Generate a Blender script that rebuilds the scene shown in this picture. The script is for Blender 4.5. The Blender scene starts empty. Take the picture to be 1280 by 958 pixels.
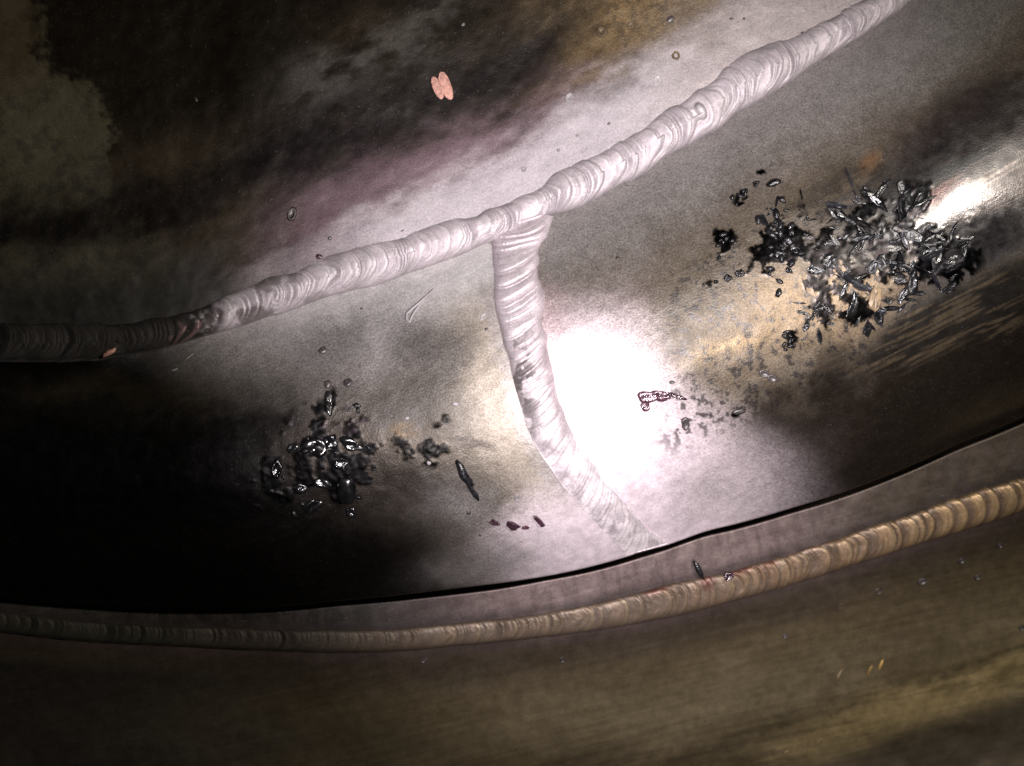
import bpy, bmesh, math, random
import numpy as np
from mathutils import Vector, Matrix

# ------------------------------------------------------------------ units
SC = 1e-4                 # one design unit = 0.1 mm
CAM_H = 2400.0            # camera height above the pipe crown, design units
W0, H0 = 1280.0, 958.0
R = math.radians

def P(px, py, z):
    """a point seen at (px,py) on the photo and lying at height z -> metres"""
    k = (CAM_H - z) / CAM_H
    return (px - W0 / 2) * k * SC, (H0 / 2 - py) * k * SC, z * SC

sc = bpy.context.scene
col = sc.collection

# ------------------------------------------------------------------ camera
cam_d = bpy.data.cameras.new('camera')
cam = bpy.data.objects.new('camera', cam_d); col.objects.link(cam)
cam.location = (0, 0, CAM_H * SC)
cam_d.sensor_width = 36; cam_d.lens = 36 * CAM_H / W0
cam_d.clip_start = 0.005; cam_d.clip_end = 20
cam_d.dof.use_dof = True; cam_d.dof.focus_distance = (CAM_H + 20) * SC; cam_d.dof.aperture_fstop = 22
sc.camera = cam

# ------------------------------------------------------------------ world and lamps
world = bpy.data.worlds.new('World'); sc.world = world; world.use_nodes = True
bg = world.node_tree.nodes['Background']
bg.inputs[0].default_value = (1.0, 0.88, 0.68, 1); bg.inputs[1].default_value = 0.004

def aim(o, tgt):
    d = Vector(tgt) - o.location
    o.rotation_euler = d.to_track_quat('-Z', 'Y').to_euler()

ld = bpy.data.lights.new('torch', 'SPOT'); ld.energy = 4.1; ld.color = (1.0, 0.93, 0.965)
ld.spot_size = R(29); ld.spot_blend = 1.0; ld.shadow_soft_size = 0.004
torch = bpy.data.objects.new('torch', ld); col.objects.link(torch)
torch.location = P(870, 640, 0)[0], P(870, 640, 0)[1], 2350 * SC
aim(torch, P(795, 420, 0))

l2 = bpy.data.lights.new('added_highlight_lamp', 'AREA'); l2.shape = 'DISK'; l2.size = 0.011; l2.energy = 0.42  # added lamp out of view, placed for the sharp highlight on the pipe
l2.color = (1.0, 0.93, 0.84)
lamp2 = bpy.data.objects.new('added_highlight_lamp', l2); col.objects.link(lamp2)
lamp2.location = (1120 * SC, 428 * SC, 2400 * SC)
aim(lamp2, P(1150, 400, 0))

sc.view_settings.view_transform = 'Standard'
sc.view_settings.look = 'None'
sc.view_settings.exposure = 0.0
sc.view_settings.gamma = 1.0

# ------------------------------------------------------------------ numpy helpers
def _h(ix, iy, seed):
    n = (ix.astype(np.int64) * 374761393 + iy.astype(np.int64) * 668265263 + seed * 974634777) & 0x7fffffff
    n = ((n ^ (n >> 13)) * 1274126177) & 0x7fffffff
    n = n ^ (n >> 16)
    return (n & 0xffff) / 65535.0

def vn(x, y, seed=0):
    x0 = np.floor(x); y0 = np.floor(y)
    fx = x - x0; fy = y - y0
    fx = fx * fx * fx * (fx * (fx * 6 - 15) + 10); fy = fy * fy * fy * (fy * (fy * 6 - 15) + 10)
    a = _h(x0, y0, seed); b = _h(x0 + 1, y0, seed); c = _h(x0, y0 + 1, seed); d = _h(x0 + 1, y0 + 1, seed)
    return (a * (1 - fx) + b * fx) * (1 - fy) + (c * (1 - fx) + d * fx) * fy

def fbm(x, y, size, octv=4, seed=0, ang=0.0, stretch=1.0):
    """0..1 noise with features of about `size` units; stretched along direction ang (degrees, image axes)"""
    ca, sa = math.cos(R(ang)), math.sin(R(ang))
    u = (x * ca + y * sa) / (size * stretch); v = (-x * sa + y * ca) / size
    t = np.zeros_like(u); a = 1.0; s = 0.0
    for i in range(octv):
        t += a * vn(u + 17.3 * i, v - 9.1 * i, seed + i * 13); s += a
        a *= 0.55; u = u * 2.03; v = v * 2.03
    t = t / s
    return np.clip((t - 0.5) * 1.7 + 0.5, 0, 1)

def ss(a, b, x):
    t = np.clip((x - a) / (b - a), 0, 1)
    return t * t * (3 - 2 * t)

def G(x, y, cx, cy, rx, ry, ang=0.0, p=2.0):
    ca, sa = math.cos(R(ang)), math.sin(R(ang))
    dx = x - cx; dy = y - cy
    u = (dx * ca + dy * sa) / rx; v = (-dx * sa + dy * ca) / ry
    return np.exp(-np.power(u * u + v * v, p / 2))

def seg(x, y, ax, ay, bx, by):
    dx, dy = bx - ax, by - ay
    t = np.clip(((x - ax) * dx + (y - ay) * dy) / (dx * dx + dy * dy), 0, 1)
    return np.hypot(x - ax - t * dx, y - ay - t * dy)

def spline(pts):
    """smooth curve y(x) through points (monotone-ish cubic)"""
    pts = np.array(pts, float); X, Y = pts[:, 0], pts[:, 1]
    m = np.gradient(Y, X)
    def f(x):
        x = np.asarray(x, float)
        i = np.clip(np.searchsorted(X, x) - 1, 0, len(X) - 2)
        h = X[i + 1] - X[i]; t = (x - X[i]) / h
        y = ((2 * t**3 - 3 * t**2 + 1) * Y[i] + (t**3 - 2 * t**2 + t) * h * m[i]
             + (-2 * t**3 + 3 * t**2) * Y[i + 1] + (t**3 - t**2) * h * m[i + 1])
        y = np.where(x < X[0], Y[0] + (x - X[0]) * m[0], y)
        return np.where(x > X[-1], Y[-1] + (x - X[-1]) * m[-1], y)
    return f

class Coat:
    """layers of scale, soot and oxide on a surface: colour, roughness, metalness, grain"""
    def __init__(s, n, c, rough, metal, grain):
        s.c = np.tile(np.array(c, float), (n, 1)); s.r = np.full(n, rough, float)
        s.m = np.full(n, metal, float); s.g = np.full(n, grain, float)
    dn = None
    def over(s, a, c, rough=None, metal=None, grain=None):
        a = np.clip(a, 0, 1).ravel()
        if s.dn is not None:              # sprayed, powdery edges
            a = np.clip(a + s.dn * 0.9 * a * (1 - a), 0, 1)
        s.c += (np.array(c, float) - s.c) * a[:, None]
        for k, v in (('r', rough), ('m', metal), ('g', grain)):
            if v is not None:
                q = getattr(s, k); q += (v - q) * a

# ------------------------------------------------------------------ object helpers
def tag(o, label=None, cat=None, group=None, kind=None):
    if label: o['label'] = label
    if cat: o['category'] = cat
    if group: o['group'] = group
    if kind: o['kind'] = kind
    return o

def empty(name, loc=(0, 0, 0)):
    o = bpy.data.objects.new(name, None); col.objects.link(o); o.location = loc
    o.empty_display_size = 0.005
    return o

def link(name, me, parent=None):
    o = bpy.data.objects.new(name, me); col.objects.link(o)
    if parent is not None:
        o.parent = parent
    return o

def grid_mesh(name, PX, PY, Z, mat, coat=None, parent=None, flow=None, flip=False):
    """PX,PY,Z arrays (rows, cols) -> one mesh; outward side is +z"""
    nr, nc = PX.shape
    X, Y, ZZ = P(PX, PY, Z)
    co = np.stack([X, Y, ZZ], -1).reshape(-1, 3)
    idx = np.arange(nr * nc).reshape(nr, nc)
    a, b, c, d = idx[:-1, :-1], idx[1:, :-1], idx[1:, 1:], idx[:-1, 1:]
    q = np.stack([a, b, c, d], -1).reshape(-1, 4)
    if flip: q = q[:, ::-1]
    me = bpy.data.meshes.new(name)
    me.vertices.add(len(co)); me.vertices.foreach_set('co', co.ravel())
    me.loops.add(q.size); me.loops.foreach_set('vertex_index', q.ravel().astype(np.int32))
    me.polygons.add(len(q)); me.polygons.foreach_set('loop_start', np.arange(0, q.size, 4, dtype=np.int32))
    me.update(calc_edges=True)
    me.polygons.foreach_set('use_smooth', np.ones(len(q), bool))
    if coat is not None:
        at = me.attributes.new('tint', 'FLOAT_COLOR', 'POINT')
        at.data.foreach_set('color', np.c_[np.clip(coat.c, 0.001, 0.95), np.ones(len(co))].ravel().astype(np.float32))
        at = me.attributes.new('surf', 'FLOAT_VECTOR', 'POINT')
        at.data.foreach_set('vector', np.c_[coat.r, coat.m, coat.g].ravel().astype(np.float32))
    if flow is not None:
        at = me.attributes.new('flow', 'FLOAT_VECTOR', 'POINT')
        at.data.foreach_set('vector', np.c_[flow[0].ravel(), flow[1].ravel(), np.zeros(len(co))].ravel().astype(np.float32))
    me.materials.append(mat)
    me.validate(); me.update()
    return link(name, me, parent)

# ------------------------------------------------------------------ materials
class NT:
    def __init__(s, name):
        s.m = bpy.data.materials.new(name); s.m.use_nodes = True
        s.t = s.m.node_tree; s.b = s.t.nodes['Principled BSDF']
    def n(s, typ, **kw):
        o = s.t.nodes.new(typ)
        for k, v in kw.items(): setattr(o, k, v)
        return o
    def l(s, a, b): s.t.links.new(a, b)
    def math(s, op, a, b=None, clamp=False):
        o = s.n('ShaderNodeMath', operation=op); o.use_clamp = clamp
        for i, v in enumerate((a, b)):
            if v is None: continue
            if isinstance(v, (int, float)): o.inputs[i].default_value = v
            else: s.l(v, o.inputs[i])
        return o.outputs[0]
    def coords(s, scale=1 / SC):
        tc = s.n('ShaderNodeTexCoord'); v = s.n('ShaderNodeVectorMath', operation='SCALE')
        s.l(tc.outputs['Object'], v.inputs[0]); v.inputs['Scale'].default_value = scale
        return v.outputs[0]
    def noise(s, vec, scale, detail=2.0, rough=0.55):
        o = s.n('ShaderNodeTexNoise'); s.l(vec, o.inputs['Vector'])
        o.inputs['Scale'].default_value = scale; o.inputs['Detail'].default_value = detail
        o.inputs['Roughness'].default_value = rough
        return o.outputs[0]
    def remap(s, v, a, b, c, d):
        o = s.n('ShaderNodeMapRange'); s.l(v, o.inputs[0])
        for i, x in enumerate((a, b, c, d)): o.inputs[i + 1].default_value = x
        return o.outputs[0]

def scale_material(name, bump=1.0, streak=0.0, speck=1.0, ior=1.5):
    """metal skin whose oxide, soot and bare areas come from mesh attributes, with grain on top"""
    t = NT(name)
    ac = t.n('ShaderNodeAttribute', attribute_name='tint')
    asf = t.n('ShaderNodeAttribute', attribute_name='surf')
    sep = t.n('ShaderNodeSeparateXYZ'); t.l(asf.outputs['Vector'], sep.inputs[0])
    rough, metal, grain = sep.outputs
    v = t.coords()
    fine = t.noise(v, 0.42, 2.5, 0.6)
    mid = t.noise(v, 0.07, 4.0, 0.6)
    # grain: value modulation
    g = t.remap(fine, 0.3, 0.7, -1, 1)
    k = t.math('ADD', t.math('MULTIPLY', t.math('MULTIPLY', g, grain), 0.6), 1.0)
    k2 = t.math('MULTIPLY', k, t.remap(mid, 0.25, 0.75, 0.87, 1.13))
    if streak:
        af = t.n('ShaderNodeAttribute', attribute_name='flow')
        mp = t.n('ShaderNodeVectorMath', operation='MULTIPLY'); t.l(af.outputs['Vector'], mp.inputs[0])
        mp.inputs[1].default_value = (0.006, 0.2, 1)
        st = t.noise(mp.outputs[0], 1.0, 5.0, 0.65)
        k2 = t.math('MULTIPLY', k2, t.remap(st, 0.3, 0.7, 1 - streak, 1 + streak))
    mul = t.n('ShaderNodeVectorMath', operation='SCALE'); t.l(ac.outputs['Color'], mul.inputs[0]); t.l(k2, mul.inputs['Scale'])
    # pale dust specks
    sp = t.noise(v, 0.33, 1.0, 0.5)
    sm = t.math('MULTIPLY', t.remap(sp, 0.69, 0.75, 0, 1), t.math('MULTIPLY', grain, 0.8 * speck), True)
    mix = t.n('ShaderNodeMix', data_type='RGBA'); t.l(sm, mix.inputs['Factor'])
    t.l(mul.outputs[0], mix.inputs[6]); mix.inputs[7].default_value = (0.42, 0.39, 0.37, 1)
    t.l(mix.outputs[2], t.b.inputs['Base Color'])
    t.l(t.math('ADD', rough, t.remap(mid, 0.3, 0.7, -0.06, 0.06), True), t.b.inputs['Roughness'])
    t.l(metal, t.b.inputs['Metallic'])
    t.b.inputs['IOR'].default_value = ior
    bp = t.n('ShaderNodeBump'); bp.inputs['Distance'].default_value = SC * 0.6 * bump
    t.l(t.math('MULTIPLY', t.math('ADD', grain, 0.04), 0.9), bp.inputs['Strength'])
    hgt = t.math('ADD', fine, t.math('MULTIPLY', mid, 0.12))
    if streak:
        hgt = t.math('ADD', hgt, t.math('MULTIPLY', st, 0.5))
    t.l(hgt, bp.inputs['Height'])
    t.l(bp.outputs[0], t.b.inputs['Normal'])
    return t.m

def chip_material(name, c, rough=0.3, metal=0.0, ior=1.8, var=0.5, bump=0.6, fs=2.2):
    t = NT(name); v = t.coords(1.0)
    oi = t.n('ShaderNodeObjectInfo')
    n1 = t.noise(v, fs, 3.0, 0.6)
    k = t.math('MULTIPLY', t.remap(n1, 0.3, 0.7, 1 - var, 1 + var), t.remap(oi.outputs['Random'], 0, 1, 0.6, 1.5))
    mul = t.n('ShaderNodeVectorMath', operation='SCALE'); mul.inputs[0].default_value = c; t.l(k, mul.inputs['Scale'])
    t.l(mul.outputs[0], t.b.inputs['Base Color'])
    t.l(t.remap(n1, 0.3, 0.7, max(rough - 0.1, 0.05), rough + 0.15), t.b.inputs['Roughness'])
    t.b.inputs['Metallic'].default_value = metal; t.b.inputs['IOR'].default_value = ior
    bp = t.n('ShaderNodeBump'); bp.inputs['Distance'].default_value = SC * bump; bp.inputs['Strength'].default_value = 0.7
    t.l(n1, bp.inputs['Height']); t.l(bp.outputs[0], t.b.inputs['Normal'])
    return t.m

M_WALL = scale_material('scorched_wall_steel', 1.0, 0.05, 0.35)
M_PIPE = scale_material('scaled_pipe_steel', 1.0, 0.07, 0.28)
M_LOW = scale_material('brown_flange_steel', 0.5, 0.18, 0.4)
M_BEAD = scale_material('oxidised_weld_metal', 0.7, 0.0, 0.4)
M_COPPER_BEAD = scale_material('straw_tinted_weld_metal', 0.5, 0.0, 0.2)
M_SLAG = chip_material('glossy_black_slag', (0.008, 0.008, 0.009), 0.24, 0.0, 1.5, 0.5, 1.2)
M_BLISTER = chip_material('blistered_black_slag', (0.008, 0.008, 0.009), 0.15, 0.0, 1.9, 0.5, 1.8, 1.1)
M_STREAK = chip_material('streaked_slag', (0.014, 0.014, 0.017), 0.25, 0.0, 1.7, 0.5, 1.5, 0.16)
M_GREYSLAG = chip_material('grey_sheen_slag', (0.012, 0.012, 0.015), 0.3, 0.0, 1.5, 0.5, 1.0)
M_TAN = chip_material('tan_scale_flake', (0.26, 0.18, 0.10), 0.5, 0.2)
M_PINK = chip_material('bare_copper_pink_metal', (0.32, 0.16, 0.125), 0.5, 0.1, 1.6, 0.5, 2.0, 0.22)
M_GOLD = chip_material('bare_golden_metal', (0.75, 0.48, 0.16), 0.4, 0.4, 1.6, 0.3, 0.6, 0.3)
M_PALE = chip_material('pale_oxidised_metal', (0.30, 0.275, 0.285), 0.5, 0.2, 1.5, 0.3)
M_PURPLE = chip_material('purple_glassy_slag', (0.065, 0.027, 0.042), 0.16, 0.2, 2.0, 0.5, 1.5)
M_BROWNBEAD = chip_material('brown_spatter_metal', (0.10, 0.072, 0.042), 0.4, 0.3, 1.5, 0.4)
M_DARKBEAD = chip_material('dark_spatter_metal', (0.06, 0.05, 0.05), 0.35, 0.3)

# ------------------------------------------------------------------ traced outlines
U1 = spline([(-120, 402), (0, 407), (60, 408), (100, 407), (160, 402), (200, 396), (240, 390), (265, 382), (300, 364), (332, 350), (370, 340), (400, 328),
             (430, 314), (460, 304), (500, 294), (540, 282), (570, 272), (600, 266), (625, 260), (650, 247), (680, 229), (700, 215), (730, 199),
             (760, 181), (800, 158), (820, 144), (860, 119), (880, 107), (920, 79), (960, 56), (1000, 39), (1020, 28), (1060, 8), (1100, -15),
             (1150, -42), (1200, -72), (1300, -138), (1400, -210)])
L1 = spline([(-120, 447), (0, 451), (60, 451), (100, 450), (160, 445), (200, 437), (240, 424), (265, 417), (300, 408), (332, 397), (370, 385), (400, 373),
             (430, 366), (460, 359), (500, 346), (540, 331), (570, 320), (600, 308), (625, 297), (650, 288), (680, 275), (700, 269), (730, 256),
             (760, 241), (800, 221), (820, 206), (860, 183), (880, 172), (920, 142), (960, 118), (1000, 92), (1020, 80), (1060, 56), (1100, 30),
             (1150, -8), (1200, -43), (1300, -112), (1400, -184)])
EB = spline([(-120, 727), (-60, 734), (0, 741), (70, 748), (140, 753), (210, 757), (280, 758), (350, 757), (425, 750), (490, 744), (550, 737), (600, 731), (640, 726),
             (700, 716), (740, 707), (770, 699), (800, 690), (818, 685), (835, 680), (852, 674), (880, 664), (920, 654), (960, 643), (990, 634), (1040, 619),
             (1100, 597), (1150, 576), (1200, 553), (1240, 537), (1280, 520), (1350, 487), (1420, 452)])
GAPW = spline([(-120, 9), (0, 9), (300, 9), (420, 8), (520, 9), (620, 9), (680, 7), (740, 8), (800, 8), (850, 7), (900, 8), (1000, 8), (1280, 9), (1420, 9)])
U3 = spline([(-120, 752), (0, 764), (100, 776), (170, 781), (240, 784), (300, 786), (370, 788), (425, 788), (500, 786), (575, 779), (650, 771), (700, 763), (760, 751),
             (800, 741), (840, 731), (880, 722), (920, 712), (960, 701), (1000, 689), (1060, 669), (1100, 655), (1150, 639), (1200, 621), (1280, 595), (1420, 540)])
L3 = spline([(-120, 776), (0, 788), (100, 799), (170, 803), (240, 806), (300, 809), (370, 812), (425, 813), (500, 811), (575, 804), (650, 797), (700, 791), (760, 783),
             (800, 776), (840, 768), (880, 758), (920, 748), (960, 737), (1000, 725), (1060, 706), (1100, 693), (1150, 677), (1200, 662), (1280, 636), (1420, 580)])
# seam bead across the pipe, as x(y)
SL = spline([(240, 624), (275, 618), (300, 613), (330, 615), (360, 617), (385, 620), (410, 624), (440, 634), (470, 641), (510, 651), (545, 663), (575, 680), (600, 698),
             (620, 715), (650, 743), (672, 763), (690, 779), (705, 792)])
SR = spline([(240, 694), (275, 686), (300, 679), (330, 676), (370, 678), (400, 681), (440, 685), (480, 693), (520, 706), (550, 721), (580, 741), (605, 760),
             (630, 781), (655, 804), (676, 824), (690, 838), (705, 852)])

# ------------------------------------------------------------------ surface heights (design units)
TH0, TH1 = R(-46), R(52)
SPAN = math.sin(TH1) - math.sin(TH0)
xs_ = np.linspace(-150, 1430, 200)
_slope = np.gradient(EB(xs_), xs_)
RAD = spline(np.c_[xs_, np.convolve(np.pad((EB(xs_) - L1(xs_)) / np.sqrt(1 + _slope**2) / SPAN, 12, 'edge'), np.ones(25) / 25, 'valid')])
def pipe_t(x, y): return (y - L1(x)) / (EB(x) - L1(x))
def pipe_z(x, y):
    s = math.sin(TH0) + np.clip(pipe_t(x, y), -0.2, 1.0) * SPAN
    s = np.clip(s, -0.985, 0.985)
    return RAD(x) * (np.sqrt(1 - s * s) - 1)
def wall_z(x, y):
    d = np.maximum(U1(x) - y, -60) * 0.88
    zb = RAD(x) * (math.cos(TH0) - 1) + 6
    return zb - 0.10 * d - 0.00008 * d * np.abs(d)
def rim_z(x, y):
    return RAD(x) * (math.cos(TH1) - 1) - 60 - 0.20 * (y - EB(x))
def low_z(x, y):
    d = np.maximum(y - L3(x), -30)
    return rim_z(x, L3(x)) - 0.42 * d + 0.00075 * d * d - 4

# ------------------------------------------------------------------ coatings
BROWN = (0.100, 0.079, 0.057); BLACK = (0.007, 0.0068, 0.0072); WHITE = (1.19, 1.02, 1.10)
GREY = (0.34, 0.318, 0.31); TAN = (0.40, 0.345, 0.285); PURP = (0.085, 0.058, 0.068); GOLD = (0.24, 0.165, 0.075)

def warp(x, y, amp, size, seed):
    return (x + (fbm(x, y, size, 3, seed) - 0.5) * 2 * amp, y + (fbm(x, y, size, 3, seed + 50) - 0.5) * 2 * amp)

def film_mask(x, y):
    """crusts of black slag film on the pipe (sharp ragged islands)"""
    zone = np.maximum.reduce([
        1.0 * G(x, y, 1090, 305, 115, 60, -20, 3), 0.95 * G(x, y, 975, 300, 34, 62, 10, 3), 0.85 * G(x, y, 1045, 385, 55, 28, -10, 3),
        0.62 * G(x, y, 1180, 325, 55, 40, -25, 3), 0.62 * G(x, y, 940, 235, 36, 12, -50), 0.6 * G(x, y, 905, 305, 20, 26, 0),
        0.62 * G(x, y, 915, 345, 40, 9, -20), 0.60 * G(x, y, 990, 425, 12, 24, -15), 0.60 * G(x, y, 868, 432, 18, 10, 40),
        0.55 * G(x, y, 918, 516, 16, 7, 0)])
    n = fbm(x, y, 21, 5, 5)
    return ss(0.50, 0.58, zone * 0.85 + (n - 0.5) * 1.1) * ss(0.12, 0.36, zone)

def left_film(x, y):
    zone = np.maximum.reduce([1.0 * G(x, y, 410, 570, 62, 62, 0, 3), 0.52 * G(x, y, 520, 562, 66, 22, 8, 3), 0.9 * G(x, y, 350, 600, 50, 40, 0, 3),
                              0.7 * G(x, y, 413, 510, 10, 24, 5), 0.55 * G(x, y, 545, 530, 26, 18, 0), 0.6 * G(x, y, 583, 600, 34, 7, 62)])
    n = fbm(x, y, 30, 4, 25)
    return ss(0.50, 0.64, zone * 0.85 + (fbm(x, y, 20, 4, 25) - 0.5) * 1.0) * ss(0.12, 0.36, zone)

def pipe_coat(x, y):
    n = x.size; c = Coat(n, BROWN, 0.45, 0.25, 0.75)
    x = x.ravel(); y = y.ravel()
    c.dn = np.random.RandomState(8).rand(n) * 0.6 + 0.4 * fbm(x, y, 3.6, 2, 15) - 0.5
    wx, wy = warp(x, y, 13, 60, 3)
    t = pipe_t(x, y); dtop = y - L1(x); dbot = EB(x) - y
    nz = fbm(x, y, 40, 4, 9); nf = fbm(x, y, 9, 3, 10)
    sl = 0.72 * fbm(x, y, 2.8, 2, 31, -27, 20.0) + 0.28 * fbm(x, y, 11, 3, 33, -25, 6.0)
    # brown mottling
    c.over(ss(0.45, 0.75, nz) * 0.5, (0.075, 0.056, 0.036))
    # dark heat bands, right half
    c.over(0.95 * ss(860, 1010, wx) * ss(0.62, 0.80, t + 0.14 * (nz - 0.5)) , (0.026, 0.019, 0.014), 0.38, 0.65, 0.4)
    c.over(0.92 * G(wx, wy, 1235, 165, 150, 70, -28, 4), (0.018, 0.011, 0.012), 0.34, 0.3, 0.3)
    c.over(0.75 * G(wx, wy, 960, 590, 100, 40, -22, 3), (0.035, 0.027, 0.023), 0.45, 0.2, 0.6)
    c.over(0.92 * G(wx, wy, 1185, 300, 130, 58, -27, 4), (0.17, 0.162, 0.168), 0.13, 1.0, 0.02)
    c.over(0.95 * G(wx, wy, 1150, 228, 125, 36, -27, 4), (0.009, 0.0085, 0.009), 0.3, 0.3, 0.2)
    # left half: soot
    xb = 285 + 0.85 * (wy - 430)
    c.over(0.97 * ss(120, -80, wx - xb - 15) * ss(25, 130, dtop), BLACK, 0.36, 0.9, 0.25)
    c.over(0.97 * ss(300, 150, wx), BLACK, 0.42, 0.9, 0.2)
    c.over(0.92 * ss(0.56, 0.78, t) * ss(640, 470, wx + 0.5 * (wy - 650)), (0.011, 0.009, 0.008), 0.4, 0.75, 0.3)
    c.over(0.8 * G(wx, wy, 100, 488, 120, 26, -4), (0.028, 0.021, 0.011), 0.5, 0.2, 0.3)
    # grey dusty oxide along the long bead
    right = ss(640, 690, x)
    c.over(0.85 * right * ss(135, 0, dtop * 0.85 + 18 * (nz - 0.5)), GREY, 0.5, 0.35, 0.65)
    c.over(0.75 * right * G(wx, wy, 1130, 60, 130, 48, -27), GREY, 0.5, 0.35, 0.5)
    left = 1 - ss(610, 640, x)
    c.over(0.98 * left * ss(165, 25, dtop * 0.96 + 14 * (nz - 0.5) + np.maximum(0, 470 - x) * 0.42), (0.64, 0.61, 0.61), 0.5, 0.25, 0.35)
    c.over(0.9 * G(wx, wy, 415, 430, 95, 48, -25), (0.17, 0.158, 0.152), 0.5, 0.35, 0.8)
    c.over(0.55 * G(wx, wy, 420, 490, 80, 36, -10), (0.10, 0.088, 0.085), 0.5, 0.3, 0.85)
    # seam surroundings
    yl = SL(np.clip(y, 240, 705)); yr = SR(np.clip(y, 240, 705))
    dl = yl - x; dr = x - yr
    c.over(0.95 * ss(120, 20, dl + 16 * (nz - 0.5)) * ss(335, 420, y) * (x < yl + 8), TAN, 0.5, 0.3, 0.5)
    c.over(0.92 * G(wx, wy, 540, 442, 54, 54, 15, 4), (0.095, 0.085, 0.078), 0.5, 0.2, 0.85)
    c.over(0.9 * G(wx, wy, 505, 508, 82, 40, 0, 3), (0.058, 0.047, 0.037), 0.5, 0.2, 0.8)
    c.over(0.92 * G(wx, wy, 500, 622, 88, 46, 5, 3), (0.030, 0.022, 0.016), 0.45, 0.2, 0.5)
    c.over(0.7 * G(wx, wy, 590, 640, 60, 40, 20), (0.22, 0.205, 0.20), 0.5, 0.3, 0.9)
    c.over(0.95 * ss(26, 4, dl + 14 * (nf - 0.5)) * ss(330, 380, y) * (x < yl + 8), (0.42, 0.38, 0.36), 0.5, 0.4, 0.5)
    # white oxide widening down the seam, with torch glare painted into its colour
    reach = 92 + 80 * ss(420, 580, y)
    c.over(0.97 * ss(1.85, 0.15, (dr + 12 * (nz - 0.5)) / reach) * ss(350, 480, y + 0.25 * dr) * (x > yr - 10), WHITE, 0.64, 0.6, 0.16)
    c.over(0.45 * ss(46, 4, dr + 10 * (nf - 0.5)) * ss(330, 400, y) * (1 - ss(470, 560, y)) * (x > yr - 10), (0.50, 0.36, 0.37), 0.45, 0.4, 0.6)
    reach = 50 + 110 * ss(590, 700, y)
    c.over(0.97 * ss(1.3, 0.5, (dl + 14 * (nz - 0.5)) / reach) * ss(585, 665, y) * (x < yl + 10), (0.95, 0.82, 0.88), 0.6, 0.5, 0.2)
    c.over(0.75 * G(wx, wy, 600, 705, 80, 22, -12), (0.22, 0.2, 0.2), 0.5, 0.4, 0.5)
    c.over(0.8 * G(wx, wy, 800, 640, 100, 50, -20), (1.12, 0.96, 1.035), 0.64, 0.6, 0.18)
    c.over(0.6 * G(wx, wy, 890, 620, 60, 40, -20), (0.30, 0.265, 0.27), 0.5, 0.4, 0.6)
    # bright rubbed tan areas
    c.over(0.85 * G(wx, wy, 925, 425, 55, 12, -26, 3) * ss(0.25, 0.6, nf + 0.2), (0.34, 0.24, 0.13), 0.42, 0.55, 0.6)
    c.over(0.65 * G(wx, wy, 980, 400, 110, 60, -24, 3), (0.185, 0.13, 0.072), 0.45, 0.4, 0.6)
    c.over(0.8 * G(wx, wy, 1060, 360, 90, 46, -20, 3), (0.25, 0.175, 0.098), 0.45, 0.4, 0.5)
    c.over(0.85 * G(x, y, 1087, 205, 20, 11, -50, 4), (0.15, 0.075, 0.03), 0.5, 0.3, 0.4)
    # rubbed streaks right of the pile: tan metal scratched through black
    zone = G(wx, wy, 1215, 385, 135, 36, -27, 4) + 0.7 * G(wx, wy, 1050, 230, 70, 26, -24, 4) + 0.6 * G(wx, wy, 1130, 430, 90, 30, -25, 3)
    c.over(0.9 * np.clip(zone, 0, 1), (0.014, 0.012, 0.010), 0.35, 0.3, 0.3)
    c.over(0.9 * np.clip(zone, 0, 1) * ss(0.50, 0.72, sl), (0.10, 0.073, 0.045), 0.42, 0.45, 0.5)
    c.over(0.6 * ss(1120, 1250, x) * ss(70, 10, dbot) * ss(8, 20, dbot), (0.075, 0.057, 0.032), 0.45, 0.5, 0.4)
    c.over(0.5 * ss(0.55, 0.68, sl) * G(wx, wy, 1215, 240, 110, 60, -27, 4), (0.09, 0.07, 0.06), 0.25, 0.6, 0.2)
    c.over(0.55 * G(x, y, 1165, 248, 40, 9, -38, 3), (0.06, 0.016, 0.014), 0.25, 0.6, 0.3)
    # slag film
    f = film_mask(x, y)
    c.over(0.97 * f, (0.012, 0.012, 0.013), 0.24, 1.0, 0.08)
    c.over(0.8 * G(wx, wy, 440, 585, 105, 62, 8, 4), (0.024, 0.018, 0.014), 0.4, 0.8, 0.5)
    f2 = left_film(x, y)
    c.over(0.96 * f2, (0.009, 0.0088, 0.0092), 0.4, 1.0, 0.2)
    c.over(0.8 * G(x, y, 505, 537, 18, 9, 5, 4), (0.11, 0.07, 0.03), 0.5, 0.3, 0.6)
    # brushed line marks left of the seam
    lm = G(x, y, 590, 553, 34, 10, 6, 4) * ss(0.52, 0.62, fbm(x, y + 5 * np.sin(x / 22), 3.2, 3, 61, 4, 10))
    c.over(0.8 * lm, (0.06, 0.045, 0.035))
    # dark flecks
    fl = ss(0.70, 0.80, fbm(x, y, 7, 3, 77)) * ss(800, 860, x) * (1 - ss(1100, 1200, x)) * ss(0.25, 0.35, t) * (1 - ss(0.72, 0.8, t))
    c.over(0.8 * fl, (0.022, 0.018, 0.018), 0.35)
    fl = ss(0.68, 0.80, fbm(x, y, 9, 3, 78, -8, 1.8)) * G(wx, wy, 430, 525, 110, 30, 0, 4)
    c.over(0.7 * fl, (0.025, 0.018, 0.02), 0.4)
    c.c *= 0.80
    return c

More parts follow.
